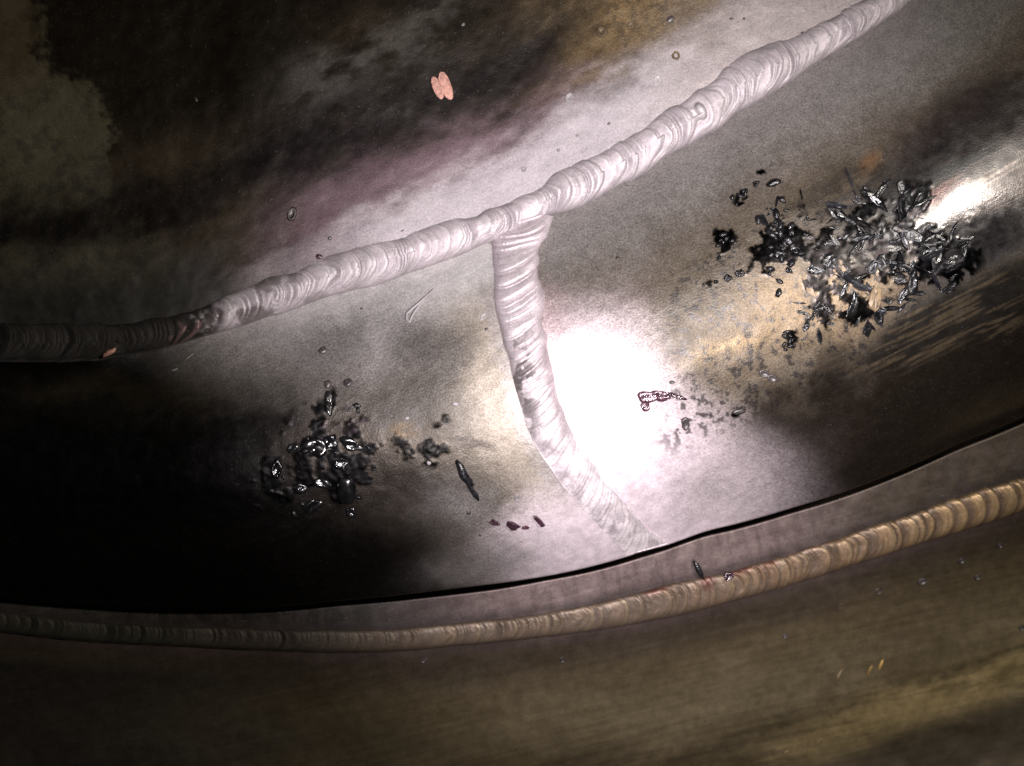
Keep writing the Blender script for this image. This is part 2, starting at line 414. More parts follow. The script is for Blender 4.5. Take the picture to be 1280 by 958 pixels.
def wall_coat(x, y):
    n = x.size; x = x.ravel(); y = y.ravel()
    c = Coat(n, (0.018, 0.0125, 0.0072), 0.5, 0.75, 0.4)
    c.dn = 0.8 * (np.random.RandomState(9).rand(n) * 0.6 + 0.4 * fbm(x, y, 3.6, 2, 16) - 0.5)
    wx, wy = warp(x, y, 24, 80, 103)
    d = (U1(x) - y) * 0.89
    nz = fbm(x, y, 55, 5, 109); ns = fbm(x, y, 16, 4, 110, -25, 2.6); nf = fbm(x, y, 8, 3, 111)
    # far left: olive-brown scale with a crumbled border
    left = ss(14, -14, wx - 36 - 0.56 * wy + 24 * (nf - 0.5))
    c.over(0.9 * G(wx, wy, 190, 270, 140, 100, 0, 3), (0.060, 0.038, 0.014), 0.55, 0.2, 0.4)
    c.over(0.94 * left, (0.092, 0.080, 0.044), 0.6, 0.15, 0.5)
    c.over(0.65 * left * ss(0.60, 0.75, fbm(x, y, 18, 4, 113)), (0.035, 0.03, 0.02))
    c.over(0.8 * left * ss(170, 40, wy), (0.065, 0.042, 0.018))
    # grey smoke smudges in the middle
    sm = G(wx, wy, 485, 62, 115, 46, -18, 3) + 0.6 * G(wx, wy, 420, 120, 80, 45, -30)
    c.over(0.9 * sm * ss(0.22, 0.7, nz * 0.5 + ns * 0.5), (0.068, 0.060, 0.050), 0.55, 0.15, 0.6)
    c.over(0.6 * G(wx, wy, 430, 30, 70, 40, 0), (0.048, 0.033, 0.018))
    c.over(0.7 * G(wx, wy, 690, 30, 80, 40, 0), (0.055, 0.042, 0.027))
    # golden brown on the right
    gz = ss(640, 780, wx + 0.2 * wy) * ss(40, 125, d + 20 * (nz - 0.5))
    c.over(0.94 * gz, (0.185, 0.122, 0.055), 0.45, 0.45, 0.6)
    c.over(0.6 * gz * ss(0.5, 0.75, nf), (0.065, 0.046, 0.026))
    # purple band, then grey-white oxide against the bead
    fade = ss(250, 480, x + 0.2 * (nz - 0.5) * 100)
    pk = ss(140, 62, d + 46 * (ns - 0.5)) * ss(270, 420, x) * (1 - ss(670, 790, x))
    c.over(0.92 * pk, (0.128, 0.078, 0.092), 0.55, 0.25, 0.5)
    c.over(0.5 * pk * ss(0.5, 0.8, ns), (0.065, 0.043, 0.05))
    # dark heat band parallel to the bead
    band = np.exp(-((d - (140 + 0.05 * (x - 500) + 28 * (nz - 0.5) + 24 * (ns - 0.5))) / 40) ** 2) * ss(770, 660, x)
    c.over(0.93 * band, (0.015, 0.0115, 0.011), 0.45, 0.8, 0.35)
    wd = 26 + 22 * ss(380, 540, x) + 24 * ss(520, 760, x)
    wm = ss(1.45, 0.45, (d + 10 * (nz - 0.5) + 26 * (ns - 0.5)) / wd)
    c.over(0.97 * wm * ss(310, 520, x), (0.41, 0.37, 0.392), 0.6, 0.15, 0.35)
    c.over(0.75 * wm * ss(255, 330, x) * (1 - ss(330, 450, x)), (0.15, 0.125, 0.13), 0.5, 0.3, 0.5)
    c.over(0.6 * ss(1.9, 1.0, (d + 40 * (nz - 0.5)) / wd) * ss(760, 900, x) * 0.8, (0.31, 0.262, 0.235), 0.5, 0.35, 0.5)
    c.over(0.5 * G(x, y, 650, 152, 20, 15, -30, 3), (0.08, 0.055, 0.065))
    # soot over the left end of the joint
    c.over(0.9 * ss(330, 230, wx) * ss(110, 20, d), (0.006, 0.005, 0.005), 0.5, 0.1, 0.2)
    c.c *= 0.80
    return c

def rim_coat(x, y):
    n = x.size; x = x.ravel(); y = y.ravel()
    nz = fbm(x, y, 50, 4, 201); nv = fbm(x, y, 6, 4, 202, 78, 7)
    c = Coat(n, (0.015, 0.012, 0.009), 0.5, 0.3, 0.4)
    c.over(0.88 * ss(430, 680, x) * (1 - ss(960, 1180, x)), (0.205, 0.150, 0.143), 0.42, 0.55, 0.35)
    c.over(0.8 * ss(950, 1150, x), (0.085, 0.064, 0.043), 0.42, 0.5, 0.4)
    c.over(0.4 * ss(0.5, 0.75, nv), (0.07, 0.05, 0.05))
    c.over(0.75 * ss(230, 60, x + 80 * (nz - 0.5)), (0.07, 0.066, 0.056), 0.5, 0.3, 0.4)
    c.over(0.7 * ss(16, 2, U3(x) - y), (0.03, 0.02, 0.018), 0.5)
    c.c *= 0.8
    return c

def low_coat(x, y):
    n = x.size; x = x.ravel(); y = y.ravel()
    d = y - L3(x); nz = fbm(x, y, 70, 5, 301, -10, 2); sl = fbm(x, y, 8, 4, 302, -12, 9); nf = fbm(x, y, 10, 3, 303)
    c = Coat(n, (0.105, 0.078, 0.043), 0.45, 0.45, 0.25)
    c.over(0.5 * ss(0.45, 0.8, nz), (0.05, 0.037, 0.021))
    c.over(0.75 * ss(75, 20, d + 26 * (nz - 0.5)), (0.030, 0.022, 0.017), 0.45, 0.4)
    c.over(0.45 * ss(22, 2, d), (0.075, 0.05, 0.055), 0.45, 0.4)
    b1 = np.exp(-((d - 118 - 0.03 * (x - 700) + 30 * (nz - 0.5)) / 38) ** 2)
    c.over(0.75 * b1 * ss(350, 700, x), (0.18, 0.142, 0.085), 0.45, 0.5)
    b2 = np.exp(-((d - 200 + 12 * (nz - 0.5)) / 30) ** 2)
    c.over(0.65 * b2 * ss(860, 1150, x), (0.46, 0.35, 0.17), 0.42, 0.65)  # golden sheen at the lower right, painted into the colour
    c.over(0.6 * ss(225, 260, d + 20 * (nz - 0.5)) , (0.030, 0.023, 0.015), 0.5, 0.4)
    c.over(0.4 * np.exp(-((d - 172 + 22 * (nz - 0.5)) / 4) ** 2) * ss(820, 900, x) * ss(0.35, 0.5, nf), (0.035, 0.025, 0.015))
    c.over(0.35 * ss(0.55, 0.8, sl) * ss(140, 170, d), (0.035, 0.026, 0.015))
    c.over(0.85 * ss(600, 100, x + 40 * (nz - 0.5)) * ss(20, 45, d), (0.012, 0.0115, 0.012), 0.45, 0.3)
    c.over(0.5 * G(x, y, 330, 920, 180, 26, 4), (0.05, 0.042, 0.028))
    c.c *= 1.15
    return c

# ------------------------------------------------------------------ the two welded bodies
body = tag(empty('welded_pipe', P(650, 500, -300)), 'heat-stained steel pipe and wall joined by two thick pale weld beads meeting in a T', 'welded pipe')
flange = tag(empty('pipe_flange', P(700, 850, -420)), 'dark brown steel flange below the black gap with a coppery rippled weld bead', 'flange')
bpy.context.view_layer.update()
def under(o, parent):
    o.parent = parent
    o.matrix_parent_inverse = Matrix.Translation(-parent.location) if parent.type == 'EMPTY' else Matrix.Identity(4)
    return o

def build_shells():
    xs = np.arange(-110, 1400, 2.1)
    # pipe: rows run from under the long bead over the crown to the lower lip
    th = np.linspace(math.asin(max(-0.98, math.sin(TH0) - 0.1 * SPAN)), TH1, 290)
    tt = (np.sin(th) - math.sin(TH0)) / SPAN
    X = np.tile(xs, (len(th), 1)); Y = L1(xs)[None] + (EB(xs) - L1(xs))[None] * tt[:, None]
    Z = pipe_z(X, Y)
    f = film_mask(X, Y); f2 = left_film(X, Y)
    edge = ss(0, 0.06, 1 - tt)[:, None]
    Z = Z + 0.55 * f * edge * (0.3 + 1.3 * fbm(X, Y, 7, 3, 71)) + 1.2 * f2 * edge * fbm(X, Y, 8, 3, 72)
    calm = 1 - 0.92 * G(X, Y, 1195, 268, 150, 80, -27, 4)
    Z = Z + ((fbm(X, Y, 60, 3, 73) - 0.5) * 1.8 + (fbm(X, Y, 14, 3, 74) - 0.5) * 0.35) * edge * calm
    # rolled lip
    lip = []
    Yb = EB(xs); Zb = Z[-1]
    for dy, dz in ((0.8, -3), (1.2, -8), (1.0, -16), (0.0, -60), (-30, -110), (-90, -150)):
        lip.append((xs, Yb + dy, Zb + dz))
    X = np.vstack([X] + [a[0][None] for a in lip]); Y = np.vstack([Y] + [a[1][None] for a in lip]); Z = np.vstack([Z] + [a[2][None] for a in lip])
    c = pipe_coat(X, Y)
    flow = (X * 0.89 - Y * 0.45, X * 0.45 + Y * 0.89)
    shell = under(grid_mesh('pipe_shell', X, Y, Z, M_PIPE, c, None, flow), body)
    # upper wall
    ds = np.concatenate([np.linspace(-34, 0, 12), np.linspace(2.4, 300, 125), np.linspace(304, 760, 110)])
    xs2 = np.arange(-110, 1400, 2.6)
    X = np.tile(xs2, (len(ds), 1)); Y = U1(xs2)[None] - ds[:, None]
    keep = Y
    Z = wall_z(X, Y) + (fbm(X, Y, 80, 3, 171) - 0.5) * 3 + (fbm(X, Y, 15, 3, 172) - 0.5) * 0.6
    c = wall_coat(X, Y)
    flow = (X * 0.9 - Y * 0.42, X * 0.42 + Y * 0.9)
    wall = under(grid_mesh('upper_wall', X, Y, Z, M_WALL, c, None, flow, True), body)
    # rim strip between gap and coppery bead
    xs3 = np.arange(-110, 1400, 3.0)
    tr = np.linspace(0, 1, 36)
    top = EB(xs3) + GAPW(xs3); bot = (U3(xs3) + L3(xs3)) / 2
    X = np.tile(xs3, (len(tr), 1)); Y = top[None] + (bot - top)[None] * tr[:, None]
    Z = rim_z(X, Y) + (fbm(X, Y, 60, 3, 271) - 0.5) * 2
    pre = [(xs3, top - 40, Z[0] - 260), (xs3, top - 1.2, Z[0] - 150), (xs3, top - 1.0, Z[0] - 8), (xs3, top - 0.6, Z[0] - 2.5)]
    X = np.vstack([a[0][None] for a in pre] + [X]); Y = np.vstack([a[1][None] for a in pre] + [Y]); Z = np.vstack([a[2][None] for a in pre] + [Z])
    c = rim_coat(X, Y)
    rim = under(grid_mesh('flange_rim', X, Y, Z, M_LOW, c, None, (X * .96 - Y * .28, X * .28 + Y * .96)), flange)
    # lower wall
    dd = np.linspace(-16, 470, 200)
    X = np.tile(xs3, (len(dd), 1)); Y = L3(xs3)[None] + dd[:, None]
    Z = low_z(X, Y) + (fbm(X, Y, 90, 3, 371) - 0.5) * 4
    c = low_coat(X, Y)
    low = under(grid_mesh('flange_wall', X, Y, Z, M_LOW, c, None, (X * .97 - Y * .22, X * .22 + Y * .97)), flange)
    return shell, wall, rim, low
SHELL, WALL, RIM, LOW = build_shells()

# ------------------------------------------------------------------ weld beads
def bead(name, cx, cy, hw, base, crown, mean_step, seed, amp, bul, mat, coatfn, parent, skew=0.0, lump=0.12, nv=45, step=1.5, sharp=0.75, fine_step=6.0, fine_amp=1.2, tip=0.0, clip=None, fade=None, soft_up=False):
    """cx,cy,hw sampled densely along the run; base(px,py,v) gives the height of the metal beneath"""
    rng = np.random.RandomState(seed)
    dl = np.hypot(np.diff(cx), np.diff(cy)); s = np.r_[0, np.cumsum(dl)]
    S = np.arange(0, s[-1], step)
    cx = np.interp(S, s, cx); cy = np.interp(S, s, cy); hw = np.interp(S, s, hw)
    k = np.ones(31) / 31
    sm = lambda a: np.convolve(np.pad(a, 15, 'edge'), k, 'valid')
    cxs, cys = sm(cx), sm(cy)
    tx = np.gradient(cxs, S); ty = np.gradient(cys, S); ln = np.hypot(tx, ty); tx /= ln; ty /= ln
    nx, ny = -ty, tx                         # v=+1 side
    v = np.sin(np.linspace(-math.pi / 2, math.pi / 2, nv)) * 0.5 + np.linspace(-1, 1, nv) * 0.5
    SS, V = np.meshgrid(S, v, indexing='ij')
    HW = hw[:, None] * (1 + lump * (fbm(SS, V * 0 + 3.1, mean_step * 1.6, 2, seed + 3) - 0.5) * np.where(V < 0, 1.5, 0.6))
    # irregular overlapping scales, each carrying finer solidification lines
    def knots(step, sd):
        kn = [-120.0]
        while kn[-1] < s[-1] + 120:
            kn.append(kn[-1] + step * float(np.clip(rng.lognormal(0, 0.5), 0.35, 2.6)))
        return np.array(kn), np.clip(rng.lognormal(-0.1, 0.5, len(kn)), 0.25, 2.2)
    def saw_of(U, kn, A, a=1.1, b=0.22):
        i = np.clip(np.searchsorted(kn, U.ravel()) - 1, 0, len(kn) - 2).reshape(U.shape)
        fr = np.clip((U - kn[i]) / (kn[i + 1] - kn[i]), 0, 1)
        return np.power(fr, a) * np.power(1 - fr, b) * A[i], fr, i
    kb, Ab = knots(mean_step, 0); kf, Af = knots(fine_step, 1)
    wv = (fbm(SS, V * 9, 34, 2, seed + 5) - 0.5) * mean_step * 0.55
    Vs = np.clip(V - tip * (1 - V * V), -1, 1)
    U = SS - bul * HW * np.sqrt(np.clip(1 - 0.96 * Vs * Vs, 0, 1)) + skew * V * HW + wv
    big, fr, i = saw_of(U, kb, Ab)
    Uf = U + (fbm(SS, V * 9, 22, 2, seed + 6) - 0.5) * fine_step * 0.8
    small, frf, _ = saw_of(Uf, kf, Af, 1.2, 0.35)
    env = np.clip(1 - V ** 8, 0, 1)
    rip = (big * amp + small * fine_amp + (fbm(U, V * 9, 2.6, 2, seed + 8) - 0.5) * 0.35) * env
    prof = np.power(np.clip(1 - np.abs(V) ** 2.3, 0, 1), sharp)
    if soft_up: prof = np.where(V < 0, np.power(np.clip(1 - np.abs(V) ** 1.9, 0, 1), 0.95), prof)
    lumps = 1 + 0.4 * (fbm(SS, V * 10, mean_step * 2.4, 2, seed + 11) - 0.5)
    PX = cx[:, None] + nx[:, None] * V * HW + tx[:, None] * rip * 0.25
    PY = cy[:, None] + ny[:, None] * V * HW + ty[:, None] * rip * 0.25
    if clip is not None: PY = clip(PX, PY)
    H = (HW / hw.mean()) ** 0.5 * crown * prof * lumps + rip - 3.5 * np.abs(V) ** 8
    if fade is not None:
        f = fade(PX, PY); q = np.clip((1 - f) * 1.5, 0, 1)
        H = H * f * ((1 - q) + q * (1 - V * V) * 1.3) + 0.6 * q
    Z = base(PX, PY, V) + H
    c = coatfn(PX, PY, SS, V, fr, i, frf)
    return under(grid_mesh(name, PX, PY, Z, mat, c, None, None, flip=False), parent)

def base1(x, y, v):
    xx = x[:, len(x[0]) // 2][:, None]
    xe = x[:, -1][:, None]; ye = y[:, -1][:, None]; xu = x[:, 0][:, None]; yu = y[:, 0][:, None]
    zl = pipe_z(xe, np.maximum(ye, L1(xe) - 5)); zu = wall_z(xu, np.minimum(yu, U1(xu) + 8))
    w = (v + 1) / 2
    return zu * (1 - w) + zl * w

def coat1(PX, PY, S, V, fr, i, frf):
    x, y = PX.ravel(), PY.ravel(); fr = fr.ravel(); v = V.ravel()
    c = Coat(x.size, (0.45, 0.395, 0.42), 0.55, 0.25, 0.25)
    n = fbm(x, y, 22, 4, 401); nf = fbm(x, y, 6, 3, 402)
    c.over(0.55 * ss(0.5, 0.8, n), (0.34, 0.305, 0.32))
    c.over(0.6 * ss(0.88, 0.98, fr) , (0.60, 0.56, 0.57), 0.4)
    c.over(0.6 * ss(0.35, 0.0, frf.ravel()), (0.30, 0.265, 0.28))
    c.over(0.55 * ss(0.72, 0.9, frf.ravel()), (0.64, 0.60, 0.61))
    lf = ss(500, 300, x + 40 * (n - 0.5))
    c.over(0.75 * lf * ss(0.35, 0.7, n), (0.16, 0.125, 0.125), 0.4, 0.4)
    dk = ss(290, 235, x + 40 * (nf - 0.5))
    c.over(0.96 * dk, (0.008, 0.0065, 0.004), 0.75, 0.1)  # black oxide end, also darkened in colour for the torch falloff
    pk = ss(0.45, 0.65, fr) * ss(195, 225, x) * (1 - ss(262, 280, x)) * ss(0.4, 0.6, n)
    c.over(0.85 * pk, (0.30, 0.19, 0.18), 0.35, 0.6)
    c.over(0.5 * ss(0.8, 1.0, v) * (1 - ss(0.9, 1, v) * 0), (0.30, 0.27, 0.28))
    c.c *= 0.82
    return c

def coat2(PX, PY, S, V, fr, i, frf):
    x, y = PX.ravel(), PY.ravel(); fr = fr.ravel()
    c = Coat(x.size, (0.60, 0.53, 0.56), 0.6, 0.45, 0.25)
    v = V.ravel()
    c.over(ss(0.2, 0.9, v + (y - 480) / 90) * ss(400, 520, y), (0.92, 0.83, 0.87), 0.64, 0.6)  # lower and right part whitened in colour to carry the glare
    c.over(0.9 * ss(0.42, 0.62, fbm(x, y, 12, 3, 412)) * G(x, y, 652, 475, 22, 66, -14, 3), (0.15, 0.13, 0.132), 0.45)  # shade of the ripple teeth painted in as dark grey patches
    n = fbm(x, y, 20, 4, 411)
    c.over(0.5 * ss(0.5, 0.8, n), (0.36, 0.31, 0.33))
    c.over(0.5 * ss(0.35, 0.0, frf.ravel()), (0.32, 0.27, 0.285))
    c.over(0.45 * ss(0.85, 0.97, fr), (0.58, 0.54, 0.55))
    return c

def coat3(PX, PY, S, V, fr, i, frf):
    x, y = PX.ravel(), PY.ravel(); fr = fr.ravel(); v = V.ravel()
    c = Coat(x.size, (0.25, 0.160, 0.092), 0.5, 0.4, 0.2)
    n = fbm(x, y, 16, 4, 421); tone = np.random.RandomState(5).rand(4000)[i.ravel() % 4000]
    c.over(0.6 * ss(0.4, 0.7, n), (0.20, 0.15, 0.105), 0.42)
    c.over(0.45 * tone, (0.20, 0.115, 0.085), 0.38)
    c.over(0.65 * ss(0.6, 0.05, fr), (0.085, 0.060, 0.045))
    c.over(0.6 * ss(0.3, 0.0, frf.ravel()), (0.11, 0.075, 0.05))
    c.over(0.7 * ss(0.80, 0.95, fr), (0.42, 0.31, 0.18), 0.34)
    c.over(0.62 * (1 - ss(780, 1020, x)), (0.15, 0.116, 0.092), 0.48, 0.35)
    c.over(0.9 * (1 - ss(360, 600, x)), (0.032, 0.025, 0.018), 0.68, 0.25)  # left run darkened in colour so the bead sinks into shadow
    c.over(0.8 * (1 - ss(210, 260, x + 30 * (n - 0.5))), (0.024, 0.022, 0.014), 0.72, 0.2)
    c.over(0.8 * G(x, y, 820, 738, 18, 6, -14, 3), (0.14, 0.050, 0.035), 0.4)
    c.over(0.85 * G(x, y, 884, 726, 9, 12, 10, 3), (0.11, 0.035, 0.028), 0.4)
    c.over(0.75 * G(x, y, 962, 705, 11, 5, -10, 3), (0.16, 0.060, 0.042), 0.4)
    c.over(0.8 * G(x, y, 925, 713, 16, 7, -14, 3), (0.14, 0.05, 0.035), 0.4)
    c.over(0.5 * ss(1000, 1220, x) * ss(0.2, 0.7, fr), (0.56, 0.39, 0.20), 0.4, 0.6)
    c.over(0.6 * ss(0.86, 0.97, v), (0.11, 0.08, 0.075))
    c.over(0.7 * ss(-0.85, -0.97, v), (0.05, 0.03, 0.025))
    c.c *= 0.82
    return c

def run_from_edges(U, L, x0, x1):
    x = np.arange(x0, x1, 2.0)
    u, l = U(x), L(x); cy = (u + l) / 2
    sl = np.gradient(cy, x); hw = (l - u) / 2 / np.sqrt(1 + sl * sl)
    k = np.ones(9) / 9; hw = np.convolve(np.pad(hw, 4, 'edge'), k, 'valid')
    return x, cy, hw

x, cy, hw = run_from_edges(U1, L1, -110, 1395)
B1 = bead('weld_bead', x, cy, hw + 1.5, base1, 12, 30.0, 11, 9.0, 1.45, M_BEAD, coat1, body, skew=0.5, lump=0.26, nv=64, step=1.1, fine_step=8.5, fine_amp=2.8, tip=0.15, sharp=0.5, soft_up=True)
tag(B1, 'long thick weld bead running diagonally from dark left to pale upper right')

yy = np.arange(262, 704, 1.5)
xl, xr = SL(yy), SR(yy); cxx = (xl + xr) / 2
sl_ = np.gradient(np.convolve(np.pad(cxx, 20, 'edge'), np.ones(41) / 41, 'valid'), yy)
hw2 = (xr - xl) / 2 / np.sqrt(1 + sl_ * sl_)
def base2(x, y, v):
    z = pipe_z(x, np.minimum(y, EB(x) - 1))
    return z + 1.0 + 5 * ss(320, 270, y)
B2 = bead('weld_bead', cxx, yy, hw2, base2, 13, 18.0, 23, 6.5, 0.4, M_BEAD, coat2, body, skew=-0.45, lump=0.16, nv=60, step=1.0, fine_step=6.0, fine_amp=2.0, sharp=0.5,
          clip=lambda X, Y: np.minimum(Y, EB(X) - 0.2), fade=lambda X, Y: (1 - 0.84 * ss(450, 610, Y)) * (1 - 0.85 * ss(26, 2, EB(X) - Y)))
tag(B2, 'short pale seam weld crossing the pipe from the long bead down to the gap')

x, cy, hw = run_from_edges(U3, L3, -110, 1395)
def base3(x, y, v):
    return rim_z(x, y) - 1
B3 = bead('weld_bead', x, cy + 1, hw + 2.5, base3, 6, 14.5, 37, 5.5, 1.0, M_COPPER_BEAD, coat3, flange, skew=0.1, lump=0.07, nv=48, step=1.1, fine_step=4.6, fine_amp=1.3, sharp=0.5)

# ------------------------------------------------------------------ small bodies
def surf_at(fn, px, py):
    e = 2.0
    p = Vector(P(px, py, float(fn(px, py))))
    a = Vector(P(px + e, py, float(fn(px + e, py)))) - Vector(P(px - e, py, float(fn(px - e, py))))
    b = Vector(P(px, py - e, float(fn(px, py - e)))) - Vector(P(px, py + e, float(fn(px, py + e))))
    nrm = a.cross(b).normalized()
    return p, nrm

def frame_at(fn, px, py, ang, tilt=0.0, tdir=0.0, lift=0.0):
    """local x along direction ang (degrees, counter-clockwise on the picture), z = surface normal"""
    p, n = surf_at(fn, px, py)
    t = Vector((math.cos(R(ang)), math.sin(R(ang)), 0)); t = (t - n * t.dot(n)).normalized()
    b = n.cross(t)
    m = Matrix((t, b, n)).transposed().to_4x4()
    m = m @ Matrix.Rotation(R(tilt), 4, Vector((math.cos(R(tdir)), math.sin(R(tdir)), 0)))
    m.translation = p + n * (lift * SC)
    return m

def bm_mesh(name, bm, mat, smooth):
    me = bpy.data.meshes.new(name)
    bmesh.ops.recalc_face_normals(bm, faces=bm.faces)
    bm.to_mesh(me); bm.free()
    me.polygons.foreach_set('use_smooth', np.full(len(me.polygons), smooth, bool))
    me.materials.append(mat); me.update()
    return me

def shard_mesh(name, seed, aspect, mat, n=7, thick=0.22, curl=0.15):
    """an irregular broken flake, about 2 units long before scaling"""
    rg = random.Random(seed); bm = bmesh.new(); rings = []
    pts = []
    for k in range(n):
        a = 2 * math.pi * k / n + rg.uniform(-.25, .25)
        r = rg.uniform(.58, 1.15)
        pts.append((math.cos(a) * r, math.sin(a) * r * aspect))
    zc = lambda x, y: curl * x * x + curl * 0.6 * y / max(aspect, .2)
    for (f, z) in ((0.95, -0.25), (1.0, 0.35), (0.86, 0.9), (0.5, 1.05)):
        rings.append([bm.verts.new((x * f + rg.uniform(-.04, .04), y * f + rg.uniform(-.03, .03), z * thick + zc(x * f, y * f) + rg.uniform(-.05, .05))) for x, y in pts])
    for a, b in zip(rings, rings[1:]):
        for k in range(n):
            bm.faces.new((a[k], a[(k + 1) % n], b[(k + 1) % n], b[k]))
    c = bm.verts.new((rg.uniform(-.2, .2), rg.uniform(-.1, .1), thick * 0.8)); top = rings[-1]
    for k in range(n): bm.faces.new((top[k], top[(k + 1) % n], c))
    bm.faces.new(list(reversed(rings[0])))
    return bm_mesh(name, bm, mat, False)

def blob_mesh(name, seed, mat, squash=0.55, rough=0.22, sub=2, dent=0.0, aspect=1.0, smooth=True):
    rg = random.Random(seed); bm = bmesh.new()
    bmesh.ops.create_icosphere(bm, subdivisions=sub, radius=1)
    ph = [(Vector((rg.uniform(-1, 1), rg.uniform(-1, 1), rg.uniform(-1, 1))).normalized(), rg.uniform(2, 5), rg.uniform(0, 6)) for _ in range(7)]
    for v in bm.verts:
        d = v.co.normalized()
        k = 1 + rough * sum(math.sin(d.dot(a) * f + p) for a, f, p in ph) / 3.5
        v.co = d * k
        if dent and v.co.z > 0:
            q = math.hypot(v.co.x, v.co.y)
            v.co.z -= dent * max(0, 1 - (q / 0.75) ** 2)
        v.co.y *= aspect; v.co.z *= squash
    return bm_mesh(name, bm, mat, smooth)

def ring_mesh(name, seed, mat, aspect=1.4, r=0.26, fill=True):
    """a small crater ring: raised irregular rim round a shallow floor"""
    rg = random.Random(seed); bm = bmesh.new(); n = 16; prof = []
    for k in range(n):
        a = 2 * math.pi * k / n; w = 1 + rg.uniform(-.12, .12)
        ring = []
        for (q, z) in ((1.25, -.15), (1.08, .22), (.92, .38 + rg.uniform(-.1, .1)), (.72, .2), (.5, .02)):
            ring.append(bm.verts.new((math.cos(a) * q * w * aspect, math.sin(a) * q * w, z)))
        prof.append(ring)
    for k in range(n):
        a, b = prof[k], prof[(k + 1) % n]
        for j in range(4): bm.faces.new((a[j], b[j], b[j + 1], a[j + 1]))
    if fill: bm.faces.new([p[4] for p in prof])
    return bm_mesh(name, bm, mat, True)

def curl_mesh(name, seed, mat, arc=210, length=1.6):
    """a curled shell of slag: part of a tube wall with thickness"""
    rg = random.Random(seed); bm = bmesh.new(); na, nl = 14, 6; th = 0.16
    O, I = [], []
    for j in range(nl + 1):
        f = j / nl; y = (f - .5) * 2 * length * 0.5; w = 1 - 0.35 * abs(2 * f - 1) ** 2 + rg.uniform(-.06, .06)
        ro, ri = [], []
        for k in range(na + 1):
            a = R(-15 + arc * k / na + rg.uniform(-3, 3)); e = rg.uniform(-.05, .05)
            ro.append(bm.verts.new((math.cos(a) * (w + e) * .7, y + rg.uniform(-.05, .05), max(0, math.sin(a) * (w + e) * .55 + .1))))
            ri.append(bm.verts.new((math.cos(a) * (w + e - th) * .7, y, max(-.02, math.sin(a) * (w + e - th) * .55 + .08))))
        O.append(ro); I.append(ri)
    for j in range(nl):
        for k in range(na):
            bm.faces.new((O[j][k], O[j][k + 1], O[j + 1][k + 1], O[j + 1][k])); bm.faces.new((I[j][k], I[j + 1][k], I[j + 1][k + 1], I[j][k + 1]))
    for k in range(na):
        bm.faces.new((O[0][k], I[0][k], I[0][k + 1], O[0][k + 1])); bm.faces.new((O[nl][k], O[nl][k + 1], I[nl][k + 1], I[nl][k]))
    for j in range(nl):
        bm.faces.new((O[j][0], O[j + 1][0], I[j + 1][0], I[j][0])); bm.faces.new((O[j][na], I[j][na], I[j + 1][na], O[j + 1][na]))
    return bm_mesh(name, bm, mat, True)

def rod_mesh(name, path, mat, sides=7):
    """path: list of (x,y,z,r) in local units"""
    bm = bmesh.new(); rings = []
    for q, (x, y, z, r) in enumerate(path):
        a = path[max(q - 1, 0)]; b = path[min(q + 1, len(path) - 1)]
        d = Vector((b[0] - a[0], b[1] - a[1], b[2] - a[2])).normalized()
        u = d.cross(Vector((0, 0, 1))).normalized(); w = u.cross(d)
        rings.append([bm.verts.new(Vector((x, y, z)) + (u * math.cos(2 * math.pi * k / sides) + w * math.sin(2 * math.pi * k / sides)) * r) for k in range(sides)])
    for a, b in zip(rings, rings[1:]):
        for k in range(sides): bm.faces.new((a[k], a[(k + 1) % sides], b[(k + 1) % sides], b[k]))
    bm.faces.new(rings[0]); bm.faces.new(list(reversed(rings[-1])))
    return bm_mesh(name, bm, mat, True)

def put(name, me, m, size, parent=None, label=None, cat=None, group=None):
    """size = scale of the local mesh in design units (x,y,z)"""
    o = bpy.data.objects.new(name, me); col.objects.link(o)
    if not isinstance(size, tuple): size = (size,) * 3
    mw = m @ Matrix.Diagonal((size[0] * SC, size[1] * SC, size[2] * SC, 1))
    if parent is not None:
        under(o, parent)
    o.matrix_basis = mw
    tag(o, label, cat, group)
    return o

rnd = random.Random(4)
SHARD = [shard_mesh('slag_flake', 10 + k, a, (M_SLAG if k % 3 else M_GREYSLAG), 7 if k % 2 else 6, th, cu)
         for k, (a, th, cu) in enumerate(((.16, .16, .12), (.22, .2, -.1), (.28, .2, .2), (.4, .2, .1), (.3, .18, .15), (.14, .14, .05), (.24, .22, -.15), (.5, .15, .25), (.2, .2, .1)))]
CRUMB = [blob_mesh('slag_crumb', 40 + k, M_SLAG, .6, .3, 2, 0.3 if k % 2 else 0, .8) for k in range(6)]

# pile of slag on the right: long flakes radiate from a knot near (1108,288)
def radial(px, py): return math.degrees(math.atan2(-(py - 288), px - 1108))
def flakes(n, cx, cy, rx, ry, ang, lo, hi, mode, FL, FG):
    for _ in range(n):
        while True:
            u, v = rnd.uniform(-1, 1), rnd.uniform(-1, 1)
            if u * u + v * v < 1: break
        ca, sa = math.cos(R(ang)), math.sin(R(ang))
        px = cx + u * rx * ca - v * ry * sa; py = cy + u * rx * sa + v * ry * ca
        a = radial(px, py) + rnd.gauss(0, 25) if mode == 'radial' else rnd.uniform(0, 360) if mode == 'any' else 27 + rnd.gauss(0, 22)
        s = lo + (hi - lo) * rnd.random() ** 1.7
        m = frame_at(pipe_z, px, py, a, rnd.uniform(-13, 13), rnd.uniform(0, 360), 2.0)
        put('slag_flake', rnd.choice(SHARD), m, (s, s * rnd.uniform(.6, 1.5), s * rnd.uniform(.3, .55)), None, FL, 'slag flake', FG)
flakes(38, 1104, 284, 68, 54, 0, 6, 22, 'radial', 'black slag splinter radiating from the spiky knot at the top of the right-hand pile', 'splinters of the spiky knot')
